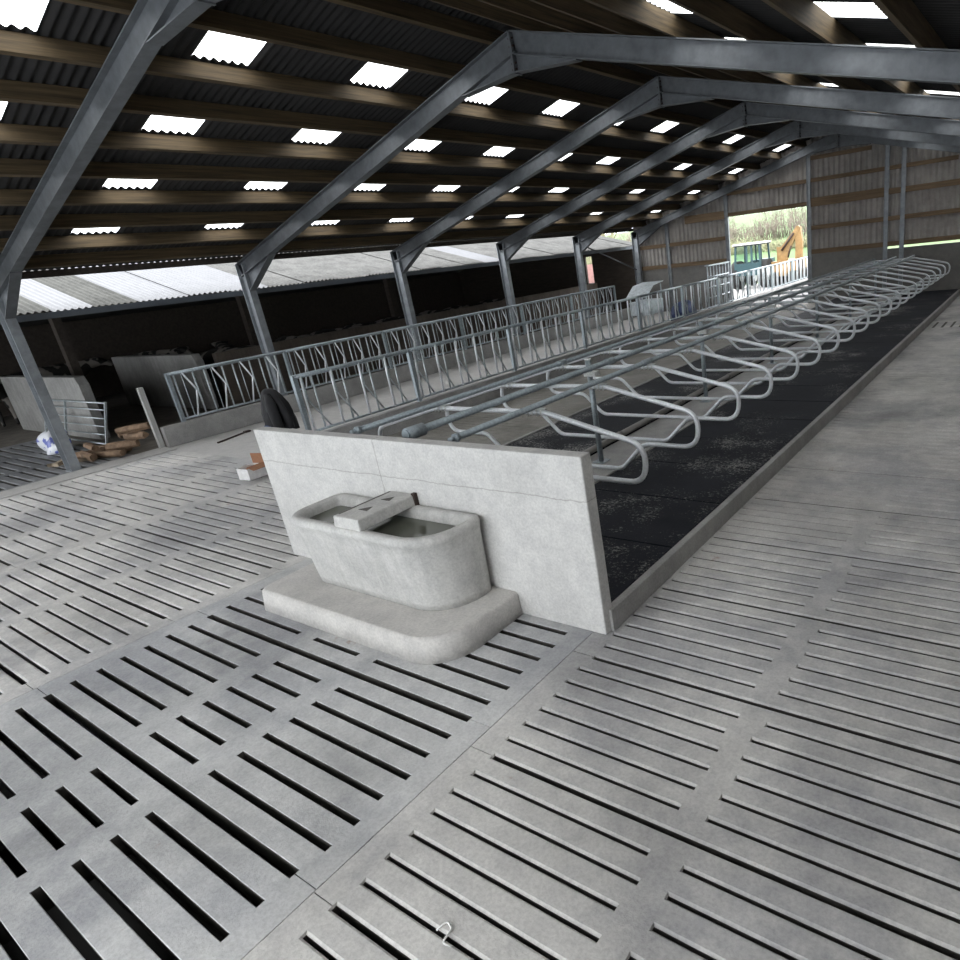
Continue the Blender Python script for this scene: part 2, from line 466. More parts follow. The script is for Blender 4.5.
# ------------------------------------------------------------------ cubicle dividers
XC = -5.03
half = [(0, 1.462), (.80, 1.462), (1.965, 1.18), (1.93, .80), (1.24, .80), (.90, .468), (0, .468)]
loop = [(XC + a, 0, z) for a, z in half[:-1]] + [(XC - a, 0, z) for a, z in reversed(half[1:-1])]
pts = loop[1:]
pts = [V(p) for p in pts]
mb = MB(); mb.tube(pts, .0275, 10, closed=True, fil=.22, fseg=7)
div = mb.build('cubicle_divider', 'galv')
def ubolt(x):
    c = MB()
    c.box(x - .11, x + .11, -.035, .035, 1.492, 1.50)
    for s in (-.085, -.03, .03, .085):
        c.tube([(x + s, -.032, 1.50), (x + s, -.032, 1.43), (x + s, .032, 1.43), (x + s, .032, 1.50)], .008, 6)
    return c
for nm, x in (('rail_clamp', -4.33), ('rail_clamp', -5.73)): ubolt(x).build(nm, 'zinc', div)
for k in range(N):
    lab = 'galvanised double cubicle divider hoop, %s from the trough wall' % ORD[k + 1]
    if k == 0:
        div.location = (0, Y0, 0); tag(div, lab, 'cubicle divider', 'galvanised cubicle dividers'); o = div
    else: o = dup(div, (0, Y0 + k * PITCH, 0), lab)
# rails
def rail(x, z, r, y0, label, flange):
    mb = MB(); mb.tube([(x, y0, z), (x, 26.7, z)], r, 12)
    o = mb.build('cubicle_rail', 'galv_rail'); tag(o, label, 'rail')
    for k in range(1, 7): MB().tube([(x, y0 + 3.39 * k - .09, z), (x, y0 + 3.39 * k + .09, z)], r + .009, 12).build('sleeve', 'galv_rail', o)
    e = MB()
    if flange: e.tube([(x, y0 - .07, z), (x, y0 + .13, z)], .062, 14); e.tube([(x, y0 - .085, z), (x, y0 - .07, z)], .05, 14)
    else: e.tube([(x, y0 - .05, z), (x, y0 - .0, z)], .024, 10); e.tube([(x, y0 + .01, z), (x, y0 + .05, z)], r + .01, 12)
    e.bar((x, 3.585, z - .05), (x, y0, z - .04), (.02, 0, 0), (0, 0, .02))
    e.build('wall_bracket', 'galv_rail', o)
    return o
rail(-4.33, 1.522, .032, 3.72, 'grey neck rail along the cubicles on the mat side', False)
rail(-4.97, 1.522, .038, 3.80, 'thick grey centre rail carried by posts along the cubicles', True)
rail(-5.73, 1.522, .032, 3.72, 'grey neck rail along the cubicles on the feed barrier side', False)
# posts
post = None
for k in range(6):
    y = 6.78 + 3.39 * k + .04
    lab = 'galvanised cubicle post on a base plate, %s from the trough wall' % ORD[k + 1]
    if post is None:
        post = empty('cubicle_post', (-5.05, y, .205), lab, 'post', 'posts under the centre rail')
        mb = MB(); mb.tube([(0, 0, .012), (0, 0, 1.41)], .038, 12); mb.build('tube', 'galv_rail', post)
        mb = MB(); mb.box(-.09, .09, -.09, .09, 0, .012); mb.build('base_plate', 'galv_rail', post)
        mb = MB(); mb.tube([(0, 0, 1.41), (0, 0, 1.425)], .045, 12); mb.build('post_cap', 'zinc', post); mb = MB(); mb.box(-.06, .12, -.05, .05, 1.20, 1.26); mb.build('rail_bracket', 'zinc', post)
    else: dup(post, (-5.05, y, .205), lab)

# ------------------------------------------------------------------ trough wall, trough, plinth
mb = MB(); mb.prism([(-7.255, 3.51, 0), (-2.785, 3.51, 0), (-2.785, 3.51, 1.53), (-7.255, 3.51, 1.53)], (0, .13, 0))
struct(mb.build('wall_front', 'wall', bevel=.012), 'pale cast concrete wall behind the water trough', 'wall')

def rrect(x0, x1, y0, y1, z, rf0, rf1, rb, seg=8):
    """rounded rectangle: front-left, front-right and back radii; front is the low-y side"""
    out = []
    for cx, cy, r, a0 in ((x0 + rf0, y0 + rf0, rf0, pi), (x1 - rf1, y0 + rf1, rf1, 1.5 * pi), (x1 - rb, y1 - rb, rb, 0), (x0 + rb, y1 - rb, rb, .5 * pi)):
        for k in range(seg + 1):
            a = a0 + (pi / 2) * k / seg
            out.append(V((cx + r * cos(a), cy + r * sin(a), z)))
    return out
P0 = (-6.3, -3.68, 2.585, 3.505)
rings = [rrect(*P0, 0, .08, .4, .004), rrect(P0[0] + .015, P0[1] - .012, P0[2] + .02, P0[3], .2, .09, .4, .004), rrect(P0[0] + .04, P0[1] - .04, P0[2] + .045, P0[3], .222, .1, .39, .004)]
mb = MB(); mb.loft(rings)
tag(mb.build('plinth', 'plinth'), 'low concrete plinth with a rounded corner under the water trough', 'plinth')
tx0, tx1, ty0, ty1 = -5.93, -3.915, 2.86, 3.5
def tr(inset, z, taper=0, yi=None):
    return rrect(tx0 + inset, tx1 - inset - taper * .3, ty0 + inset + taper, ty1 - (inset if yi is None else yi), z, max(.05, .26 - inset), max(.05, .4 - inset), max(.03, .1 - inset * .5))
rings = [tr(0, .222, .09, 0.0), tr(0, .30, .08, 0), tr(0, .78, .02, 0), tr(0, .84, .012, 0), tr(-.012, .87, 0, 0), tr(-.015, .90, 0, 0), tr(0, .928, 0, 0), tr(.03, .937, 0, .02), tr(.07, .928), tr(.095, .89), tr(.11, .80), tr(.16, .35)]
mb = MB(); mb.loft(rings)
trough = tag(mb.build('water_trough', 'trough'), 'concrete water trough with a rounded rim against the wall', 'water trough')
mb = MB(); r = tr(.108, .845); mb.hull(r, [tuple(range(len(r)))]); mb.build('water', 'water', trough)
mb = MB()
def cv(x0, x1, y0, y1, z, s=0): return [V((x0, y0, z)), V((x1, y0, z)), V((x1, y1, z)), V((x0, y1, z))]
mb.cell(cv(-5.11, -4.745, 2.875, 3.5, .93) + cv(-5.10, -4.755, 2.885, 3.505, 1.035))
cover = mb.build('float_cover', 'trough', trough, bevel=.012)
mb = MB(); mb.box(-5.09, -5.065, 2.93, 3.48, 1.034, 1.037); mb.build('groove', 'mark', cover)
for yy in (3.06, 3.30):
    mb = MB(); mb.prism([(-4.98, yy, 1.034), (-4.86, yy + .0, 1.034), (-4.90, yy + .09, 1.034)], (0, 0, .004)); mb.build('lifting_recess', 'mark', cover)
mb = MB(); mb.box(-4.77, -4.73, 3.47, 3.508, .90, 1.05); mb.build('pipe_cover', 'iron', trough)

# ------------------------------------------------------------------ feed barriers
FB = {}
def feed_barrier(x, y0, y1, style, label, group, last=False, first_=False):
    L = y1 - y0
    root = empty('feed_barrier', (x, y0, .45), label, 'feed barrier', group)
    zt, zb = 1.05, .06
    def put(nm, mb, mat='galv_bar'): return mb.build(nm, mat, root)
    mb = MB(); mb.tube([(0, .0, zt), (0, L - (0 if last else .045), zt)], .04, 10); put('top_rail', mb, 'galv_rail')
    mb = MB(); mb.tube([(0, .04, zb), (0, L - .05, zb)], .024, 8); put('bottom_rail', mb, 'galv_rail')
    ends = [0] + ([L] if last else [])
    for e in ends:
        mb = MB(); mb.box(-.038, .038, e - .038, e + .038, 0, zt + .03); put('post', mb, 'galv_rail')
    n = max(1, round((L - .12) / .6)); p = (L - .14) / n
    for k in range(n):
        s = .1 + k * p
        if style == 1:
            key = ('st', zt)
            bars = [('bar', [(0, s + .38 * p, zb), (0, s + .38 * p, zt)], .018),
                    ('slant_bar', [(0.02, s + .02 * p, zt), (.02, s - .04 * p + .02, .72), (.02, s - .10 * p + .06, zb)], .023),
                    ('yoke_bar', [(-.02, s + .09 * p, zt), (-.02, s + .10 * p, .62), (-.02, s + .62 * p, zb)], .016)]
        else:
            bars = [('bar', [(0, s + .02 * p, zb), (0, s + .02 * p, zt)], .019),
                    ('thin_bar', [(-.015, s + .27 * p, zb), (-.015, s + .27 * p, zt)], .009),
                    ('bar', [(0, s + .64 * p, zb), (0, s + .64 * p, zt)], .019),
                    ('yoke_bar', [(.02, s + .28 * p, zt), (.02, s + .58 * p, .62), (.02, s + .34 * p, zb)], .02)]
        for nm, pts, r in bars:
            o = MB().tube(pts, r, 6, fil=.05, fseg=3).build(nm, 'galv' if nm in ('slant_bar',) else 'galv_bar', root)
            if nm == 'yoke_bar' and style == 2: o.data.materials[0] = M['galv']
    return root
ys = [6.2, 8.7, 11.7, 14.7, 17.72, 20.75, 23.75, 26.75, 29.7, 32.6, 35.6]
for i in range(len(ys) - 1):
    feed_barrier(-10.9, ys[i], ys[i + 1], 1, 'galvanised locking feed barrier panel behind the cubicles, %s from the black jacket' % ORD[i + 1], 'feed barrier beside the cubicles', i == len(ys) - 2)
ys2 = [6.4, 9.1, 12.1, 15.1, 18.1, 21.1, 24.3]
for i in range(len(ys2) - 1):
    feed_barrier(-16.06, ys2[i], ys2[i + 1], 2, 'galvanised locking feed barrier panel along the steel columns, %s from the log pile' % ORD[i + 1], 'feed barrier along the columns', i == len(ys2) - 2)
mb = MB(); mb.box(-10.97, -10.82, 6.1, 36.5, 0, .45); struct(mb.build('kerb', 'kerb', bevel=.01), 'concrete upstand under the feed barrier beside the cubicles', 'kerb')
mb = MB(); mb.box(-16.13, -15.98, 5.93, 26.9, 0, .45); struct(mb.build('kerb', 'kerb', bevel=.01), 'concrete upstand under the feed barrier along the columns', 'kerb')
mb = MB(); mb.bar((-16.18, 5.86, 0), (-16.18, 5.86, 1.34), (.05, 0, 0), (0, .05, 0))
tag(mb.build('gate_post', 'timber_post', bevel=.006), 'pale square post standing at the log pile', 'post')

# ------------------------------------------------------------------ portal frames
RX, RZ, SL = -7.17, 6.14, .268
HX = 9.23
def rz(x, z0=RZ): return z0 - SL * abs(x - RX)
def ibeam(mb, p0, p1, d, depth, width, tw=.012, tf=.016):
    p0, p1, d = V(p0), V(p1), V(d).normalized(); wv = V((0, 1, 0))
    mb.bar(p0, p1, d * (depth / 2 - tf), wv * tw / 2)
    for s in (-1, 1): mb.bar(p0 + d * s * (depth / 2 - tf / 2), p1 + d * s * (depth / 2 - tf / 2), d * tf / 2, wv * width / 2)
FY = [4.32, 8.9, 13.45, 18.0, 22.5, 27.05]
flab = ['nearest grey steel portal frame, crossing the top corner above the metal gate', 'grey steel portal frame whose bolted apex stands largest in view', 'grey steel portal frame, second bolted apex back from the viewer',
        'grey steel portal frame, third bolted apex back from the viewer', 'grey steel portal frame, fourth bolted apex back, just before the gable frame', 'farthest grey steel portal frame, against the corrugated gable wall']
frame0 = None
for i, y in enumerate(FY):
    root = empty('portal_frame', (RX, y, 0), flab[i], 'portal frame', 'steel portal frames')
    R = lambda p: (p[0], p[1], p[2])
    for s in (-1, 1):
        cxx = s * HX
        zb = 0
        mb = MB(); ibeam(mb, (cxx, 0, zb), (cxx, 0, RZ - SL * HX - .05), (1, 0, 0), .3, .165); mb.box(cxx - .17, cxx + .17, -.1, .1, zb, zb + .02)
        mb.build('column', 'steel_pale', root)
        u = V((s * 1, 0, -SL)).normalized(); nrm = V((s * SL, 0, 1)).normalized()
        if s < 0: nrm = V((-SL, 0, 1)).normalized()
        mb = MB(); dep = .3
        p0 = V((s * .015, 0, RZ)) - nrm * dep / 2; p1 = V((s * (HX + .15), 0, RZ - SL * (HX + .15))) - nrm * dep / 2
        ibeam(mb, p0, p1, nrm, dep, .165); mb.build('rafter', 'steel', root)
        # apex haunch and eaves haunch
        zt = RZ - dep / nrm.z
        mb = MB()
        mb.prism([(s * .02, -.006, zt), (s * 1.15, -.006, zt - SL * 1.15), (s * .02, -.006, RZ - .53)], (0, .012, 0))
        mb.prism([(s * .02, -.0825, RZ - .53), (s * 1.15, -.0825, zt - SL * 1.15), (s * 1.15, -.0825, zt - SL * 1.15 - .014), (s * .02, -.0825, RZ - .545)], (0, .165, 0))
        mb.build('apex_haunch', 'steel', root)
        ci = HX - .15
        mb = MB()
        zc = zt - SL * ci
        mb.prism([(s * ci, -.006, zc), (s * (ci - 1.25), -.006, zt - SL * (ci - 1.25)), (s * ci, -.006, zc - .38)], (0, .012, 0))
        mb.prism([(s * ci, -.0825, zc - .38), (s * (ci - 1.25), -.0825, zt - SL * (ci - 1.25)), (s * (ci - 1.25), -.0825, zt - SL * (ci - 1.25) - .014), (s * ci, -.0825, zc - .396)], (0, .165, 0))
        mb.build('eaves_haunch', 'steel', root)
    mb = MB(); mb.box(-.017, .017, -.0875, .0875, RZ - .56, RZ - .02); ap = mb.build('apex_plate', 'steel', root)
    for z in (.1, .2, .3, .42, .5):
        for yy in (-.055, .055):
            MB().tube([(-.045, yy, RZ - z), (.045, yy, RZ - z)], .014, 6).build('bolt', 'iron', ap)
# wind brace
mb = MB(); mb.tube([(-16.4, 22.6, 3.38), (-16.4, 26.9, 2.0)], .03, 8)
tag(mb.build('wind_brace', 'steel'), 'diagonal steel brace between the last two columns', 'brace')

# ------------------------------------------------------------------ roof
YR0, YR1 = -5.0, 27.32
SZ = 6.385
PW = .12
def prof(y): return .018 * sin(2 * pi * y / PW)
def sheet(mb, xa, xb, y0, y1, dz=0):
    n = max(2, int(round((y1 - y0) / PW * 8)))
    base = len(mb.v)
    for k in range(n + 1):
        y = y0 + (y1 - y0) * k / n
        for x in (xa, xb): mb.v.append((x, y, rz(x, SZ) + prof(y) + dz))
    for k in range(n):
        a = base + 2 * k
        mb.f.append((a, a + 1, a + 3, a + 2)); mb.s.append(True)
ordrow = ORD
LW = .75
cols = {-1: [5.27 + 2.31 * k for k in range(-4, 10)], 1: [7.95 + 2.31 * k for k in range(-5, 9)]}
rows = {-1: [(-9.39, -8.79), (-11.24, -10.67), (-13.09, -12.55), (-14.94, -14.4)], 1: [(-4.40, -3.72), (-2.40, -1.76), (-.51, .13)]}
EX = {-1: -16.75, 1: 2.42}
for s in (-1, 1):
    mb = MB(); ya = YR0
    lights = [c for c in cols[s]]
    for c in lights:
        sheet(mb, RX, EX[s], ya, c); ya = c + LW
        edges = [RX] + [v for ab in sorted(rows[s], key=lambda t: abs(t[0] - RX)) for v in sorted(ab, key=lambda t: abs(t - RX))] + [EX[s]]
        for a, b in zip(edges[0::2], edges[1::2]): sheet(mb, a, b, c, c + LW)
    sheet(mb, RX, EX[s], ya, YR1)
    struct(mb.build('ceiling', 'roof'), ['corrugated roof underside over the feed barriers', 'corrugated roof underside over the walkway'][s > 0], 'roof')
    lo = None
    for ri, (a, b) in enumerate(rows[s]):
        for ci, c in enumerate(lights):
            mb = MB(); sheet(mb, a - .015 * (1 if s < 0 else 1), b + .03, c - .02, c + LW + .02, .03)
            o = mb.build('rooflight', 'rooflight', origin=(a, c, rz(a, SZ)))
            vis = ci + 1
            tag(o, 'corrugated rooflight %s, %s row below ridge, %s from near end' % (('over the feed barriers', 'over the walkway')[s > 0], ORD[ri + 1], ORD[vis]), 'rooflight', ('rooflights over the feed barriers', 'rooflights over the walkway')[s > 0])
# ridge cap
mb = MB(); mb.prism([(RX - .3, YR0, rz(RX - .3, SZ) + .03), (RX, YR0, SZ + .05), (RX + .3, YR0, rz(RX + .3, SZ) + .03), (RX, YR0, SZ + .1)], (0, YR1 - YR0, 0))
struct(mb.build('roof_ridge', 'roof'))
# purlins
PX = {-1: [-7.52, -8.44, -9.43, -10.32, -11.28, -12.19, -13.13, -14.05, -14.98, -15.85], 1: [-6.82, -6.0, -5.2, -4.44, -3.42, -2.44, -1.46, -.55, .44, 1.35]}
for s in (-1, 1):
    for k, x in enumerate(PX[s]):
        nrm = V((s * SL, 0, 1)).normalized(); u = V((1, 0, -s * SL)).normalized()
        c = V((x, 0, rz(x, RZ))) + nrm * .1105
        mb = MB(); mb.bar(c + V((0, YR0 + .05, 0)), c + V((0, YR1 - .06, 0)), u * .0375, nrm * .107)
        o = mb.build('purlin', 'purlin')
        tag(o, 'long roof purlin of yellow timber %s, %s below the ridge' % (('over the feed barriers', 'over the walkway')[s > 0], ORD[k + 1]), 'purlin', ('timber purlins over the feed barriers', 'timber purlins over the walkway')[s > 0])
for s, x in ((-1, -16.62), (1, 2.28)):
    mb = MB(); z = rz(x, SZ); mb.box(x - .04, x + .04, YR0 + .05, YR1 - .06, 3.68, z - .045)
    tag(mb.build('eaves_beam', 'dark_wood'), ['dark timber eaves beam above the neighbouring low roof', 'dark timber eaves beam over the open side of the walkway'][s > 0], 'eaves beam')

# ------------------------------------------------------------------ gable wall
GY = 27.29
def clad(mb, x0, x1, z0, z1f):
    n = max(2, int(round((x1 - x0) / .2 * 8))); base = len(mb.v)
    for k in range(n + 1):
        x = x0 + (x1 - x0) * k / n; y = GY + .03 * sin(2 * pi * x / .2)
        mb.v.append((x, y, z0)); mb.v.append((x, y, rz(x, SZ) if z1f is None else z1f))
    for k in range(n):
        a = base + 2 * k; mb.f.append((a, a + 2, a + 3, a + 1)); mb.s.append(True)
mb = MB(); clad(mb, -16.6, -11.9, 1.93, None); clad(mb, -11.9, RX, 3.74, None); clad(mb, RX, 2.4, 2.0, None)
# cover the part beside the door on the ridge side
clad(mb, -8.36, RX, 1.93, 3.76)
struct(mb.build('wall_back', 'cladding'), 'corrugated gable wall at the far end', 'wall')
mb = MB(); mb.box(-16.6, -11.9, 27.22, 27.4, 0, 1.94); mb.box(-8.36, -5.5, 27.22, 27.4, 0, 1.97); mb.box(-5.5, 2.4, 27.22, 27.4, 0, 1.83)
struct(mb.build('wall_back_base', 'lowwall'), 'low concrete wall below the corrugated gable', 'wall')
gp = [(-14.8, 'by the far corner column'), (-11.88, 'at the hurdle side of the big doorway'), (-8.35, 'at the cubicle side of the big doorway'), (-5.45, 'at the start of the bright gap'), (-4.87, 'closest beside another post above the bright gap')]
for x, d in gp:
    mb = MB(); zt = rz(x, RZ - .3); ibeam(mb, (x, 27.2, 0), (x, 27.2, zt), (1, 0, 0), .16, .1); tag(mb.build('gable_post', 'steel_pale'), 'steel gable post ' + d, 'post', 'gable posts')
bays = [(-16.3, -14.88, 'in the corner bay'), (-14.72, -11.96, 'in the bay beside the doorway'), (-8.27, -5.53, 'in the bay past the doorway'), (-5.37, -4.95, 'in the narrow bay'), (-4.79, 2.2, 'in the wide end bay')]
lev = [(2.0, .17, 'lowest'), (2.9, .16, 'second from the bottom'), (3.83, .2, 'third from the bottom'), (4.62, .14, 'fourth from the bottom'), (5.4, .14, 'topmost')]
for x0, x1, d in bays:
    for z, h, dl in lev:
        hh = h
        if z == 3.83 and ('beside the doorway' in d or 'past' in d): hh = .32
        lim = (RZ - .36 - hh / 2 - z) / SL
        xa, xb = max(x0, RX - lim), min(x1, RX + lim)
        if xb - xa < .3: continue
        mb = MB(); mb.box(xa, xb, 27.17, 27.245, z - hh / 2, z + hh / 2)
        tag(mb.build('wall_rail', 'girt'), 'brown timber cladding rail %s, %s' % (d, dl), 'rail', 'timber rails on the gable wall')
mb = MB(); mb.box(-11.8, -8.43, 27.17, 27.245, 3.72, 3.88); tag(mb.build('door_lintel', 'girt'), 'brown timber rail across the top of the big doorway', 'rail')
mb = MB(); mb.box(-11.8, -8.43, 27.17, 27.245, 4.55, 4.69); tag(mb.build('wall_rail', 'girt'), 'brown timber cladding rail above the big doorway', 'rail', 'timber rails on the gable wall')
# unseen gable wall added behind the viewer, doorway sized to limit front light
mb = MB(); OX0, OX1 = -9.0, -.6
mb.prism([(OX1, -4.9, 0), (2.42, -4.9, 0), (2.42, -4.9, rz(2.42, SZ) - .04), (OX1, -4.9, rz(OX1, SZ) - .04)], (0, .1, 0))
mb.prism([(-16.6, -4.9, 0), (OX0, -4.9, 0), (OX0, -4.9, rz(OX0, SZ) - .04), (-16.6, -4.9, rz(-16.6, SZ) - .04)], (0, .1, 0))
struct(mb.build('wall_near_added', 'cladding'), 'unseen near gable wall added to limit light from the open front', 'wall')
# unseen walkway side wall, closed full length to hold back side light
mb = MB(); mb.box(2.42, 2.55, -5, 27.4, 0, 3.85); struct(mb.build('wall_right', 'cladding'), 'unseen side wall along the walkway, closed to block side light', 'wall')

# ------------------------------------------------------------------ neighbouring shed
GX, GZ = -17.05, 3.0
NS = .27
def nz(x): return GZ + .05 + NS * (GX - x) if x > -23 else GZ + .05 + NS * (GX + 23) - NS * (-23 - x)
shed = empty('cattle_shed', (-23, 14, 0), 'low neighbouring cattle shed with a lichened roof beyond the columns', 'shed')
def sp(name, mb, mat): return mb.build(name, mat, shed, origin=(-23, 14, 0))
YS0, YS1 = -1.0, 28.8
def nsheet(mb, y0, y1, xa=GX, xb=-23.0, dz=0):
    n = max(2, int(round((y1 - y0) / PW * 6))); base = len(mb.v)
    for k in range(n + 1):
        y = y0 + (y1 - y0) * k / n
        for x in (xa, xb): mb.v.append((x, y, nz(x) + dz + .022 * sin(2 * pi * y / PW)))
    for k in range(n):
        a = base + 2 * k; mb.f.append((a, a + 1, a + 3, a + 2)); mb.s.append(True)
lw, dk, gl = [(5.22, 5.92), (6.82, 9.8), (17.75, 18.75)], [(YS0, 5.22), (5.92, 6.82)], [(9.8, 17.75), (18.75, YS1)]
for nm, lst, mt in (('white_sheet', lw, 'grp'), ('mossy_sheet', dk, 'darklichen'), ('lichened_sheet', gl, 'lichen')):
    for a, b in lst:
        mb = MB(); q = a; j = 0
        while q < b - .05:
            e = min(q + 1.0, b); e = b if b - e < .3 else e
            nsheet(mb, q, e, dz=.02 * (j % 2)); q = e; j += 1
        sp(nm, mb, mt)
mb = MB(); mb.quad((-23, YS0, nz(-23)), (-30, YS0, nz(-30)), (-30, YS1, nz(-30)), (-23, YS1, nz(-23))); sp('rear_slope', mb, 'darklichen')
# dark lining under the front slope: boards on the rafters
mb = MB(); mb.quad((GX - .1, YS0, nz(GX) - .1), (-23, YS0, nz(-23) - .1), (-23, YS1, nz(-23) - .1), (GX - .1, YS1, nz(GX) - .1)); sp('roof_boarding', mb, 'dark_wood')
mb = MB(); mb.prism([(GX - .08, YS0, GZ - .08), (GX + .06, YS0, GZ - .08), (GX + .09, YS0, GZ + .04), (GX - .08, YS0, GZ + .04)], (0, YS1 - YS0, 0)); sp('gutter', mb, 'gutter')
mb = MB(); mb.box(-30, -29.8, YS0, YS1, 0, nz(-30)); sp('rear_wall', mb, 'dark_wood')
mb = MB()
for (a, b, z0, z1) in ((-29.9, -20.55, 0, None), (-20.55, -20.12, 0, 1.5), (-20.55, -20.12, 2.8, None), (-20.12, GX - .02, 0, None)):
    ztop = lambda x: nz(x) - .03
    if z1 is None and a < -23 < b:
        mb.prism([(a, YS1, z0), (b, YS1, z0), (b, YS1, ztop(b)), (-23, YS1, ztop(-23)), (a, YS1, ztop(a))], (0, -.12, 0))
    else: mb.prism([(a, YS1, z0), (b, YS1, z0), (b, YS1, z1 or ztop(b)), (a, YS1, z1 or ztop(a))], (0, -.12, 0))
mb2 = MB(); mb2.prism([(-29.9, YS0, 0), (-24, YS0, 0), (-24, YS0, nz(-24) - .03), (-29.9, YS0, nz(-30) - .03)], (0, .12, 0))  # unseen near end, left partly open so light reaches the panel walls
sp('end_wall', mb, 'dark_wood'); sp('end_wall', mb2, 'dark_wood')
mb = MB(); mb.box(-20.1, -19.9, 9.3, 28.6, 0, 1.48); struct(mb.build('wall_left', 'brown_wall'), 'brown soiled feed wall behind the columns', 'wall')
for x0, x1, y, nm, lab in ((-25.0, -19.45, 5.86, 'wall_left_near', 'streaked concrete panel wall behind the metal gate'), (-25.4, -19.95, 8.75, 'wall_left_far', 'shaded concrete panel wall behind the first barrier panel')):
    mb = MB(); mb.prism([(x0, y, 0), (x1, y, 0), (x1 - .0, y, 1.35), (x1 - .12, y, 1.55), (x0, y, 1.55)], (0, .22, 0))
    struct(mb.build(nm, 'panelwall', bevel=.015), lab, 'wall')
for y in (7, 12.1, 18.1): mb = MB(); mb.box(-23.1, -22.85, y - .1, y + .1, 0, 4.5); sp('shed_post', mb, 'dark_wood')

# ------------------------------------------------------------------ small things
# gate leaning on the panel wall
L, H = 3.8, 1.03
gate = empty('field_gate', (-21.9, 5.5, .02), 'galvanised barred gate leaning against the streaked concrete wall', 'gate')
for i, z in enumerate((.06, .27, .46, .64, .84, 1.0)):
    MB().tube([(0, 0, z), (L, 0, z)], .022 if i in (0, 5) else .015, 8).build('bar', 'galv_bar', gate)
for x in (0, L * .36, L): MB().bar((x, 0, .0), (x, 0, H), (.03, 0, 0), (0, .02, 0)).build('upright', 'galv_bar', gate)
gate.rotation_euler = (-.30, 0, 0)
# sack
def blob(name, c, rad, amp, mat, seed, flat=True, nseg=18):
    rnd = random.Random(seed); mb = MB(); rings = []
    ph = [(rnd.uniform(0, 6), rnd.uniform(1.5, 5), rnd.uniform(1.5, 5)) for _ in range(5)]
    for i in range(1, 11):
        th = pi * i / 11; ring = []
        for k in range(nseg):
            a = 2 * pi * k / nseg
            d = V((sin(th) * cos(a), sin(th) * sin(a), cos(th)))
            f = 1 + amp * sum(sin(p + q * a * 1 // 1 + r * th) for p, q, r in ph) / 3
            f = 1 + amp * sum(sin(p + round(q) * a + r * th) for p, q, r in ph) / 2.5
            p = V((d.x * rad[0] * f, d.y * rad[1] * f, d.z * rad[2] * f))
            if flat: p.z = max(p.z, -rad[2] * .55)
            ring.append(p)
        rings.append(ring[::-1])
    mb.loft(rings); return mb.build(name, mat, loc=c)
tag(blob('feed_sack', (-19.35, 4.98, .17), (.5, .26, .33), .3, 'sack', 5), 'crumpled white and blue plastic sack in front of the gate', 'sack')
# logs
def log(p0, p1, r, mat='log', seg=7, jit=.25):
    p0, p1 = V(p0), V(p1); mb = MB(); rnd = random.Random(p0.x * 13 + p1.y * 7)
    rr = [1 + rnd.uniform(-jit, jit) for _ in range(seg)]
    t = (p1 - p0).normalized(); a = V((0, 0, 1)) if abs(t.z) < .8 else V((1, 0, 0)); n = (a - t * a.dot(t)).normalized(); b = t.cross(n)
    rings = [[p + (n * cos(2 * pi * k / seg) + b * sin(2 * pi * k / seg)) * r * rr[k] * q for k in range(seg)] for p, q in ((p0, .95), ((p0 + p1) / 2, 1.06), (p1, .9))]
    mb.loft(rings, smooth=False); c = (p0 + p1) / 2
    return mb.build('log', mat, origin=c)
LG = [((-16.95, 5.45, .47), (-16.35, 5.85, .52), .09, 'split log on top of the woodpile against the pale post'),
      ((-17.1, 5.6, .3), (-16.4, 5.72, .33), .08, 'split log in the middle of the woodpile, just under the top one'),
      ((-17.75, 5.75, .22), (-17.3, 5.6, .36), .085, 'short log poking up at the back of the woodpile'),
      ((-16.75, 5.1, .22), (-16.3, 5.5, .22), .1, 'reddish split log at the pale post, second layer of the woodpile'),
      ((-17.0, 4.95, .09), (-16.35, 5.2, .09), .085, 'split log with a pale sawn end at the foot of the pale post'),
      ((-17.5, 4.85, .09), (-16.75, 4.8, .08), .08, 'split log lying lowest along the front of the woodpile'),
      ((-17.3, 5.15, .1), (-16.7, 5.45, .1), .09, 'dark split log under the middle of the woodpile'),
      ((-17.6, 5.02, .245), (-16.85, 4.92, .25), .07, 'pale split log lying across the front of the woodpile'),
      ((-17.7, 4.75, .07), (-17.1, 5.15, .07), .07, 'split log at the left foot of the woodpile'),
      ((-17.95, 5.3, .07), (-17.1, 5.62, .10), .065, 'long branch lying from the gate towards the woodpile')]
for a, b, r, lab in LG: tag(log(a, b, r), lab, 'log', 'logs in the woodpile')
for a, b, lab in (((-17.5, 4.25, .04), (-17.0, 4.75, .05), 'pale timber offcut lying before the woodpile'), ((-17.35, 4.6, .13), (-16.9, 4.2, .11), 'pale timber offcut crossing another in front of the woodpile')):
    mb = MB(); mb.bar(a, b, V((.03, .03, 0)), V((0, 0, .035))); tag(mb.build('timber_offcut', 'stick', origin=a), lab, 'timber offcut')
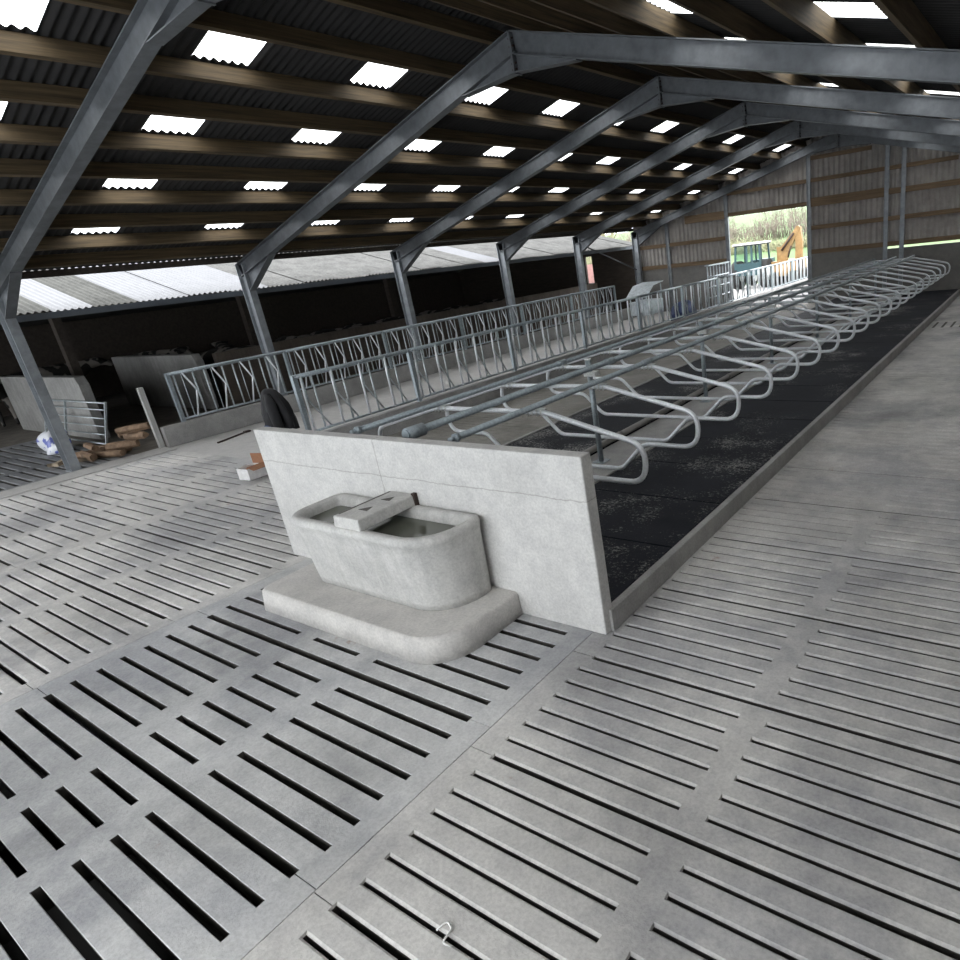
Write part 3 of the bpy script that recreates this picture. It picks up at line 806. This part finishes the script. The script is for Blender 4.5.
# cardboard box
bx = empty('cardboard_box', (-11.22, 5.2, .0), 'small white cardboard box with an open brown flap on the slats', 'box')
bx.rotation_euler = (0, 0, .1)
w, d, h = .15, .16, .2
mb = MB(); mb.box(-w, w, -d, d, 0, .01); mb.box(-w, w, -d, -d + .008, 0, h); mb.box(-w, w, d - .008, d, 0, h); mb.box(-w, -w + .008, -d, d, 0, h); mb.box(w - .008, w, -d, d, 0, h); mb.build('tray', 'white_card', bx)
mb = MB(); mb.bar((-w, d - .004, h + .085), (w, d + .02, h + .09), V((0, .004, 0)), V((0, .0, .09))); mb.build('flap', 'brown_card', bx)
mb = MB(); mb.bar((w + .08, -d, h + .01), (w + .08, d, h + .01), V((.085, 0, -.02)), V((0, 0, .004))); mb.build('flap', 'brown_card', bx)
mb = MB(); mb.box(-w + .02, w - .02, -d + .02, d - .02, .01, h - .05); mb.build('contents', 'brown_card', bx)
# iron rod
mb = MB(); mb.tube([(-14.9, 6.42, .018), (-15.22, 7.22, .018)], .018, 8); mb.box(-15.29, -15.18, 7.18, 7.30, 0, .035)
tag(mb.build('iron_bar', 'iron'), 'dark iron bar lying on the concrete feed passage', 'iron bar')
# string
mb = MB(); mb.tube([(-2.17, 1.13, .006), (-2.16, 1.19, .006), (-2.11, 1.17, .006), (-2.10, 1.10, .006), (-2.05, 1.11, .006)], .005, 5, fil=.02)
tag(mb.build('string', 'string'), 'short white string on the slats near the viewer', 'string')
# jacket on a post
mb = MB(); mb.bar((-11.55, 6.05, 0), (-11.55, 6.05, 1.24), (.035, 0, 0), (0, .035, 0)); tag(mb.build('stake', 'timber_post'), 'short stake holding up the black jacket', 'stake')
def jacket():
    mb = MB(); rings = []; n = 24
    for z, rx, ry, cx in ((1.335, .02, .02, -.02), (1.32, .10, .07, .0), (1.28, .15, .11, .01), (1.19, .19, .14, .03), (1.04, .225, .16, .08), (.9, .26, .18, .10), (.76, .28, .19, .11), (.60, .28, .19, .10)):
        ring = []
        for k in range(n):
            a = 2 * pi * k / n; f = 1 + .34 * sin(5 * a + z * 2) * min(1, (1.34 - z) * 3) + .06 * sin(9 * a - z * 7) * min(1, (1.34 - z) * 3)
            ring.append(V((cx + rx * f * cos(a), ry * f * sin(a), z + (.05 * sin(3 * a + 1) if z < .7 else 0))))
        rings.append(ring[::-1])
    rings = rings[::-1]
    return mb.loft([r[::-1] for r in rings], cap0=False)
jk = jacket().build('jacket', 'jacket', loc=(-11.55, 6.05, 0))
sol = jk.modifiers.new('thickness', 'SOLIDIFY'); sol.thickness = .012
tag(jk, 'black jacket hanging behind the end of the trough wall', 'jacket')
mb = MB(); mb.tube([(.1, -.1, 1.24), (.25, -.16, 1.08), (.335, -.19, .86), (.35, -.18, .66)], [.05, .085, .085, .075], 10); mb.build('sleeve', 'jacket', jk)
mb = MB()
for a in (-2.2, -1.6): mb.bar((.29 * cos(a) + .1, .2 * sin(a), .70), (.33 * cos(a) + .1, .22 * sin(a), .61), (.05, .02, 0), (.0, .008, 0))
mb.build('lining', 'blue', jk)
# hopper, sacks, hurdles near the far end of the passage
hp = empty('calf_feeder', (-13.0, 21.8, 0), 'galvanised sheet-metal calf feeder with a folded lid in the far feed passage', 'feeder')
for x in (-.5, .5):
    for y in (-.85, .85): mb = MB(); mb.bar((x, y, 0), (x, y, 1.25 + .35 * (y > 0)), (.025, 0, 0), (0, .025, 0)); mb.build('leg', 'galv_bar', hp)
mb = MB(); mb.prism([(-.55, -.9, .55), (-.55, .9, .55), (-.55, .9, 1.05), (-.55, -.9, 1.05)], (1.1, 0, 0)); mb.build('hopper', 'sheetmetal', hp)
mb = MB(); mb.prism([(-.65, -1.05, 1.22), (-.65, -.2, 1.6), (-.65, -.2, 1.62), (-.65, -1.05, 1.24)], (1.3, 0, 0)); mb.build('lid', 'sheetmetal', hp)
mb = MB(); mb.prism([(-.65, -.2, 1.6), (-.65, .95, 1.68), (-.65, .95, 1.7), (-.65, -.2, 1.62)], (1.3, 0, 0)); mb.build('lid', 'sheetmetal', hp)
hp.scale = (.7, .68, .98)
tag(blob('feed_bag', (-12.3, 23.4, .3), (.4, .9, .45), .12, 'blue', 9), 'blue plastic bags heaped in the far feed passage', 'bag')
hd = empty('hurdle', (-11.75, 24.7, 0), 'tall galvanised hurdle standing against the barrier near the big doorway', 'hurdle')
for z in (.3, .7, 1.1, 1.5, 1.93): MB().tube([(0, 0, z), (0, 2.1, z)], .028, 8).build('bar', 'sheetmetal', hd)
for k in range(8): MB().tube([(0, k * .3, 0), (0, k * .3, 1.93)], .02, 6).build('upright', 'sheetmetal', hd)
MB().bar((-.02, .0, 1.95), (-.02, 2.1, 1.95), (.09, 0, 0), (0, 0, .02)).build('top_plate', 'sheetmetal', hd)

# ------------------------------------------------------------------ cows
def cow_mesh():
    sk = [ # (pos, radius)
        ((0, 0, 1.12), (.30, .36)), ((.45, 0, 1.12), (.31, .38)), ((.80, 0, 1.14), (.27, .34)), ((-.45, 0, 1.14), (.30, .36)), ((-.82, 0, 1.2), (.22, .24)),
        ((1.05, 0, 1.25), (.17, .22)), ((1.32, 0, 1.33), (.13, .17)), ((1.48, 0, 1.38), (.13, .14)), ((1.66, 0, 1.28), (.1, .11)), ((1.86, 0, 1.15), (.08, .085)),
        ((-1.0, 0, 1.28), (.05, .05)), ((-1.06, 0, .95), (.03, .03)), ((-1.05, 0, .55), (.045, .045))]
    ed = [(0, 1), (1, 2), (0, 3), (3, 4), (2, 5), (5, 6), (6, 7), (7, 8), (8, 9), (4, 10), (10, 11), (11, 12)]
    for s in (-1, 1):
        i = len(sk)
        sk += [((.72, s * .16, .85), (.14, .16)), ((.74, s * .17, .58), (.07, .08)), ((.70, s * .17, .42), (.06, .065)), ((.72, s * .17, .12), (.045, .045)), ((.76, s * .17, .04), (.06, .05))]
        ed += [(2, i), (i, i + 1), (i + 1, i + 2), (i + 2, i + 3), (i + 3, i + 4)]
        i = len(sk)
        sk += [((-.72, s * .17, .9), (.17, .2)), ((-.66, s * .18, .68), (.11, .13)), ((-.84, s * .18, .46), (.06, .065)), ((-.80, s * .18, .12), (.045, .045)), ((-.75, s * .18, .04), (.06, .05))]
        ed += [(3, i), (i, i + 1), (i + 1, i + 2), (i + 2, i + 3), (i + 3, i + 4)]
        i = len(sk)
        sk += [((1.46, s * .20, 1.42), (.045, .05)), ((1.44, s * .31, 1.40), (.02, .05))]
        ed += [(7, i), (i, i + 1)]
    me = bpy.data.meshes.new('cow'); me.from_pydata([p for p, r in sk], ed, [])
    o = bpy.data.objects.new('cow', me); COL.objects.link(o)
    m = o.modifiers.new('skin', 'SKIN')
    for v, (p, r) in zip(me.skin_vertices[0].data, sk): v.radius = r
    me.skin_vertices[0].data[0].use_root = True
    o.modifiers.new('sub', 'SUBSURF').levels = 2
    dg = bpy.context.evaluated_depsgraph_get()
    nm = bpy.data.meshes.new_from_object(o.evaluated_get(dg)); nm.materials.clear(); nm.materials.append(M['cow'])
    for p in nm.polygons: p.use_smooth = True
    o.modifiers.clear(); o.data = nm
    return o
cow = cow_mesh()
spots = [(-22.15, 10.5, .1), (-22.3, 12.9, -.2), (-22.1, 14.4, .15), (-22.4, 15.9, 0), (-22.2, 17.3, .1), (-22.3, 19.4, -.2), (-22.15, 21.0, .15), (-22.4, 23.2, -.1), (-26.9, 6.3, -.5), (-27.2, 10.6, .3), (-24.0, 11.6, 2.8), (-28.6, 7.9, 1.4)]
for i, (x, y, a) in enumerate(spots):
    o = cow if i == 0 else cow.copy()
    if i: COL.objects.link(o)
    o.location = (x, y, -.004); o.rotation_euler = (0, 0, a)
    if i < 8: lab = 'dark cow behind the brown feed wall, %s from the log pile' % ORD[i + 1]
    else: lab = ['black and white cow standing in the dark beside the streaked panel wall', 'cow in the dark behind the shaded panel wall', 'cow turned away in the dark between the panel walls and the first column', 'cow seen broadside at the back of the dark shed'][i - 8]
    tag(o, lab, 'cow', 'cows in the dark shed')

# ------------------------------------------------------------------ outside
def terr(x, y):
    if y < 40: return -.02
    t = (y - 40)
    h = -.02 + 4.6 * (1 - math.exp(-(t / 42) ** 1.4)) + max(0, (y - 82)) * .035
    return h
mb = MB(); xs = [-120 + 8 * i for i in range(26)]; yy = [27.45, 33, 40, 45, 50, 56, 62, 68, 75, 82, 90, 105, 125, 150, 190, 240]
for j in range(len(yy)):
    for x in xs: mb.v.append((x, yy[j], terr(x, yy[j])))
for j in range(len(yy) - 1):
    for i in range(len(xs) - 1):
        a = j * len(xs) + i; mb.f.append((a, a + 1, a + 1 + len(xs), a + len(xs))); mb.s.append(True)
struct(mb.build('field', 'grass'), 'green grass field rising beyond the doorway', 'field')
mb = MB(); mb.box(-40, 10, 27.42, 41, -.3, -.012); struct(mb.build('yard_ground', 'yard'), 'concrete yard outside the doorway', 'yard')
mb = MB(); mb.box(-60, -30.1, -20, 60, -.3, -.03); struct(mb.build('yard_ground', 'grass'), 'ground beyond the neighbouring shed', 'yard')
def thicket(name, cx0, cx1, cy, n, h, mat, seed, spread=2.0):
    rnd = random.Random(seed); mb = MB()
    for _ in range(n):
        x, y = rnd.uniform(cx0, cx1), cy + rnd.gauss(0, spread); z = terr(x, y)
        hh = h * rnd.uniform(.45, 1.05) * (.75 + .25 * sin(x * .7))
        p = V((x, y, z - .1)); q = p + V((rnd.gauss(0, .35), rnd.gauss(0, .3), hh)); m = (p + q) / 2 + V((rnd.gauss(0, .15), 0, 0))
        mb.tube([p, m, q], [.035, .022, .01], 3)
        for _ in range(4):
            t = rnd.uniform(.3, .95); s = p.lerp(q, t); e = s + V((rnd.gauss(0, .5), rnd.gauss(0, .4), rnd.uniform(.1, .8)))
            mb.tube([s, e], [.016, .006], 3)
    return mb.build(name, mat)
tag(thicket('hedge', -75, 5, 72, 2600, 3.6, 'twig', 3), 'bare brown hedge along the far edge of the field', 'hedge', kind='stuff')
tag(thicket('dry_grass', -60, -5, 60.5, 1800, 1.2, 'twig_pale', 4, .6), 'pale dry growth along the foot of the hedge', 'dry grass', kind='stuff')
def tree(x, y, h, mat, seed, label):
    rnd = random.Random(seed); root = empty('bare_tree', (x, y, terr(x, y)), label, 'tree')
    tr_ = MB(); cr = MB()
    def grow(p, d, L, r, lev):
        q = p + d * L
        (tr_ if lev < 2 else cr).tube([p, (p + q) / 2 + V((rnd.gauss(0, L * .04), rnd.gauss(0, L * .04), 0)), q], [r, r * .85, r * .65], 5 if lev < 2 else 3, cap=False)
        if lev >= 5: return
        for _ in range(3 if lev else 5):
            nd = (d + V((rnd.gauss(0, .45), rnd.gauss(0, .45), rnd.uniform(0, .25)))).normalized()
            grow(p.lerp(q, rnd.uniform(.55, 1)), nd, L * rnd.uniform(.6, .8), r * .55, lev + 1)
    grow(V((0, 0, 0)), V((0, 0, 1)), h * .3, h * .022, 0)
    tr_.build('trunk', mat, root); cr.build('crown', mat, root)
tree(-24.0, 36.0, 9.5, 'twig_pale', 5, 'bare pale tree beyond the end of the lichened roof')
tree(-21.0, 73, 6.5, 'twig', 8, 'bare brown tree standing up in the far hedge')
mb = MB(); mb.box(-24.5, -20.0, 33, 33.3, -.02, 2.35); struct(mb.build('wall_yard', 'red_wall'), 'pinkish block wall seen through the gap in the dark shed', 'wall')

# tractor
tr0 = empty('tractor', (-14.7, 37, 0), 'dark teal tractor with a pale cab roof beyond the doorway', 'tractor')
def tp(nm, mb, mat, par=None): return mb.build(nm, mat, par or tr0)
mb = MB()
for x in (-.76, -.05, .26, .76):
    for y in (-.75, .75): mb.bar((x, y, 1.3), (x * .93, y * .93, 2.42), (.05 if abs(x) > .2 else .04, 0, 0), (0, .04, 0))
mb.bar((-.78, -.75, 1.36), (.78, -.75, 1.36), (0, 0, .07), (0, .04, 0)); mb.bar((-.78, .75, 1.36), (.78, .75, 1.36), (0, 0, .07), (0, .04, 0))
cab = tp('cab_frame', mb, 'teal')
mb = MB(); mb.box(-.84, .84, -.86, .86, 2.42, 2.5); tp('cab_roof', mb, 'white_paint')
mb = MB(); mb.box(-.82, .82, -.84, .84, 2.36, 2.42); tp('roof_gutter', mb, 'tyre')
for x0, x1 in ((-.71, -.09), (-.01, .22), (.3, .71)):
    mb = MB(); mb.quad((x0, -.74, 1.42), (x1, -.74, 1.42), (x1, -.70, 2.36), (x0, -.70, 2.36)); tp('window', mb, 'glass', cab)
mb = MB(); mb.box(-.8, .8, -.8, .8, .75, 1.34); tp('body', mb, 'teal')
mb = MB(); mb.box(-.45, .45, .8, 2.5, .8, 1.5); tp('bonnet', mb, 'teal')
def wheel(x, y, r, w):
    mb = MB(); mb.tube([(x - w / 2, y, r), (x + w / 2, y, r)], r, 24); o = tp('wheel', mb, 'tyre')
    mb = MB(); mb.tube([(x - w / 2 - .02, y, r), (x + w / 2 + .02, y, r)], r * .5, 16); tp('hub', mb, 'white_paint', o)
for s in (-1, 1): wheel(s * .86, -.1, .78, .42); wheel(s * .8, 2.0, .48, .3)
# digger with raised arm
dg0 = empty('digger', (-12.7, 37.4, 0), 'yellow digger with its bent arm raised beyond the doorway', 'digger')
def dp(nm, mb, mat): return mb.build(nm, mat, dg0)
mb = MB(); mb.box(-.8, .55, -.6, 1.6, .55, 1.35); dp('body', mb, 'yellow')
for s in (-.6, .4):
    mb = MB(); mb.tube([(s - .22, -.5, .4), (s + .22, -.5, .4)], .4, 18); mb.tube([(s - .22, 1.5, .4), (s + .22, 1.5, .4)], .4, 18); mb.box(s - .22, s + .22, -.5, 1.5, .02, .78); dp('track', mb, 'tyre')
mb = MB(); mb.prism([(-.62, -.16, 1.2), (-.10, -.16, 1.2), (.02, -.16, 1.75), (.62, -.16, 2.78), (.72, -.16, 3.05), (.55, -.16, 3.1), (.36, -.16, 2.86), (-.35, -.16, 2.1), (-.62, -.16, 2.1)], (0, .32, 0)); dp('boom', mb, 'yellow')
mb = MB(); mb.prism([(.42, -.13, 2.9), (.62, -.13, 3.12), (.74, -.13, 3.0), (.84, -.13, 2.3), (.80, -.13, 1.3), (.42, -.13, 1.3), (.46, -.13, 2.2)], (0, .26, 0)); dp('stick', mb, 'yellow')
mb = MB(); mb.tube([(-.3, -.24, 1.9), (.4, -.24, 2.75)], .06, 8); mb.tube([(.06, -.24, 1.5), (.25, -.24, 2.1)], .05, 8); dp('ram', mb, 'iron')
mb = MB(); mb.prism([(.3, -.3, .5), (.9, -.3, .55), (.85, -.3, 1.3), (.4, -.3, 1.3)], (0, .6, 0)); dp('bucket', mb, 'iron')

# ------------------------------------------------------------------ light
w = bpy.data.worlds.new('overcast'); SC.world = w; w.use_nodes = True
nt = w.node_tree; bg = nt.nodes['Background']
tc = add(nt, 'ShaderNodeTexCoord'); sx = add(nt, 'ShaderNodeSeparateXYZ'); nt.links.new(tc.outputs['Generated'], sx.inputs[0])
c = ramp(nt, sx.outputs['Z'], [(0, (.80, .85, .90)), (.25, (.93, .96, 1.0)), (1, (1, 1, 1))])
nt.links.new(c, bg.inputs['Color']); bg.inputs['Strength'].default_value = 3.0

# ------------------------------------------------------------------ camera
cd = bpy.data.cameras.new('camera'); cam = bpy.data.objects.new('camera', cd); COL.objects.link(cam)
a, b, c = 5.93393508e-01, 1.21588539, -1.20032383e-01
Rm = Matrix.Rotation(a, 3, 'Z') @ Matrix.Rotation(b, 3, 'X') @ Matrix.Rotation(c, 3, 'Z')
cam.matrix_world = Matrix.Translation((0, 0, 2.9)) @ Rm.to_4x4()
cd.sensor_width = 36; cd.lens = 639 / 960 * 36
cd.shift_x = -(631.76 - 480) / 960; cd.shift_y = (488.08 - 480) / 960
cd.clip_end = 800
SC.camera = cam
SC.view_settings.view_transform = 'Standard'; SC.view_settings.look = 'None'; SC.view_settings.gamma = 1; SC.view_settings.exposure = 0.98
SC.view_settings.use_curve_mapping = False
SC.cycles.use_denoising = True
SC.cycles.max_bounces = 10; SC.cycles.diffuse_bounces = 6; SC.cycles.transparent_max_bounces = 16
SC.cycles.sample_clamp_indirect = 8
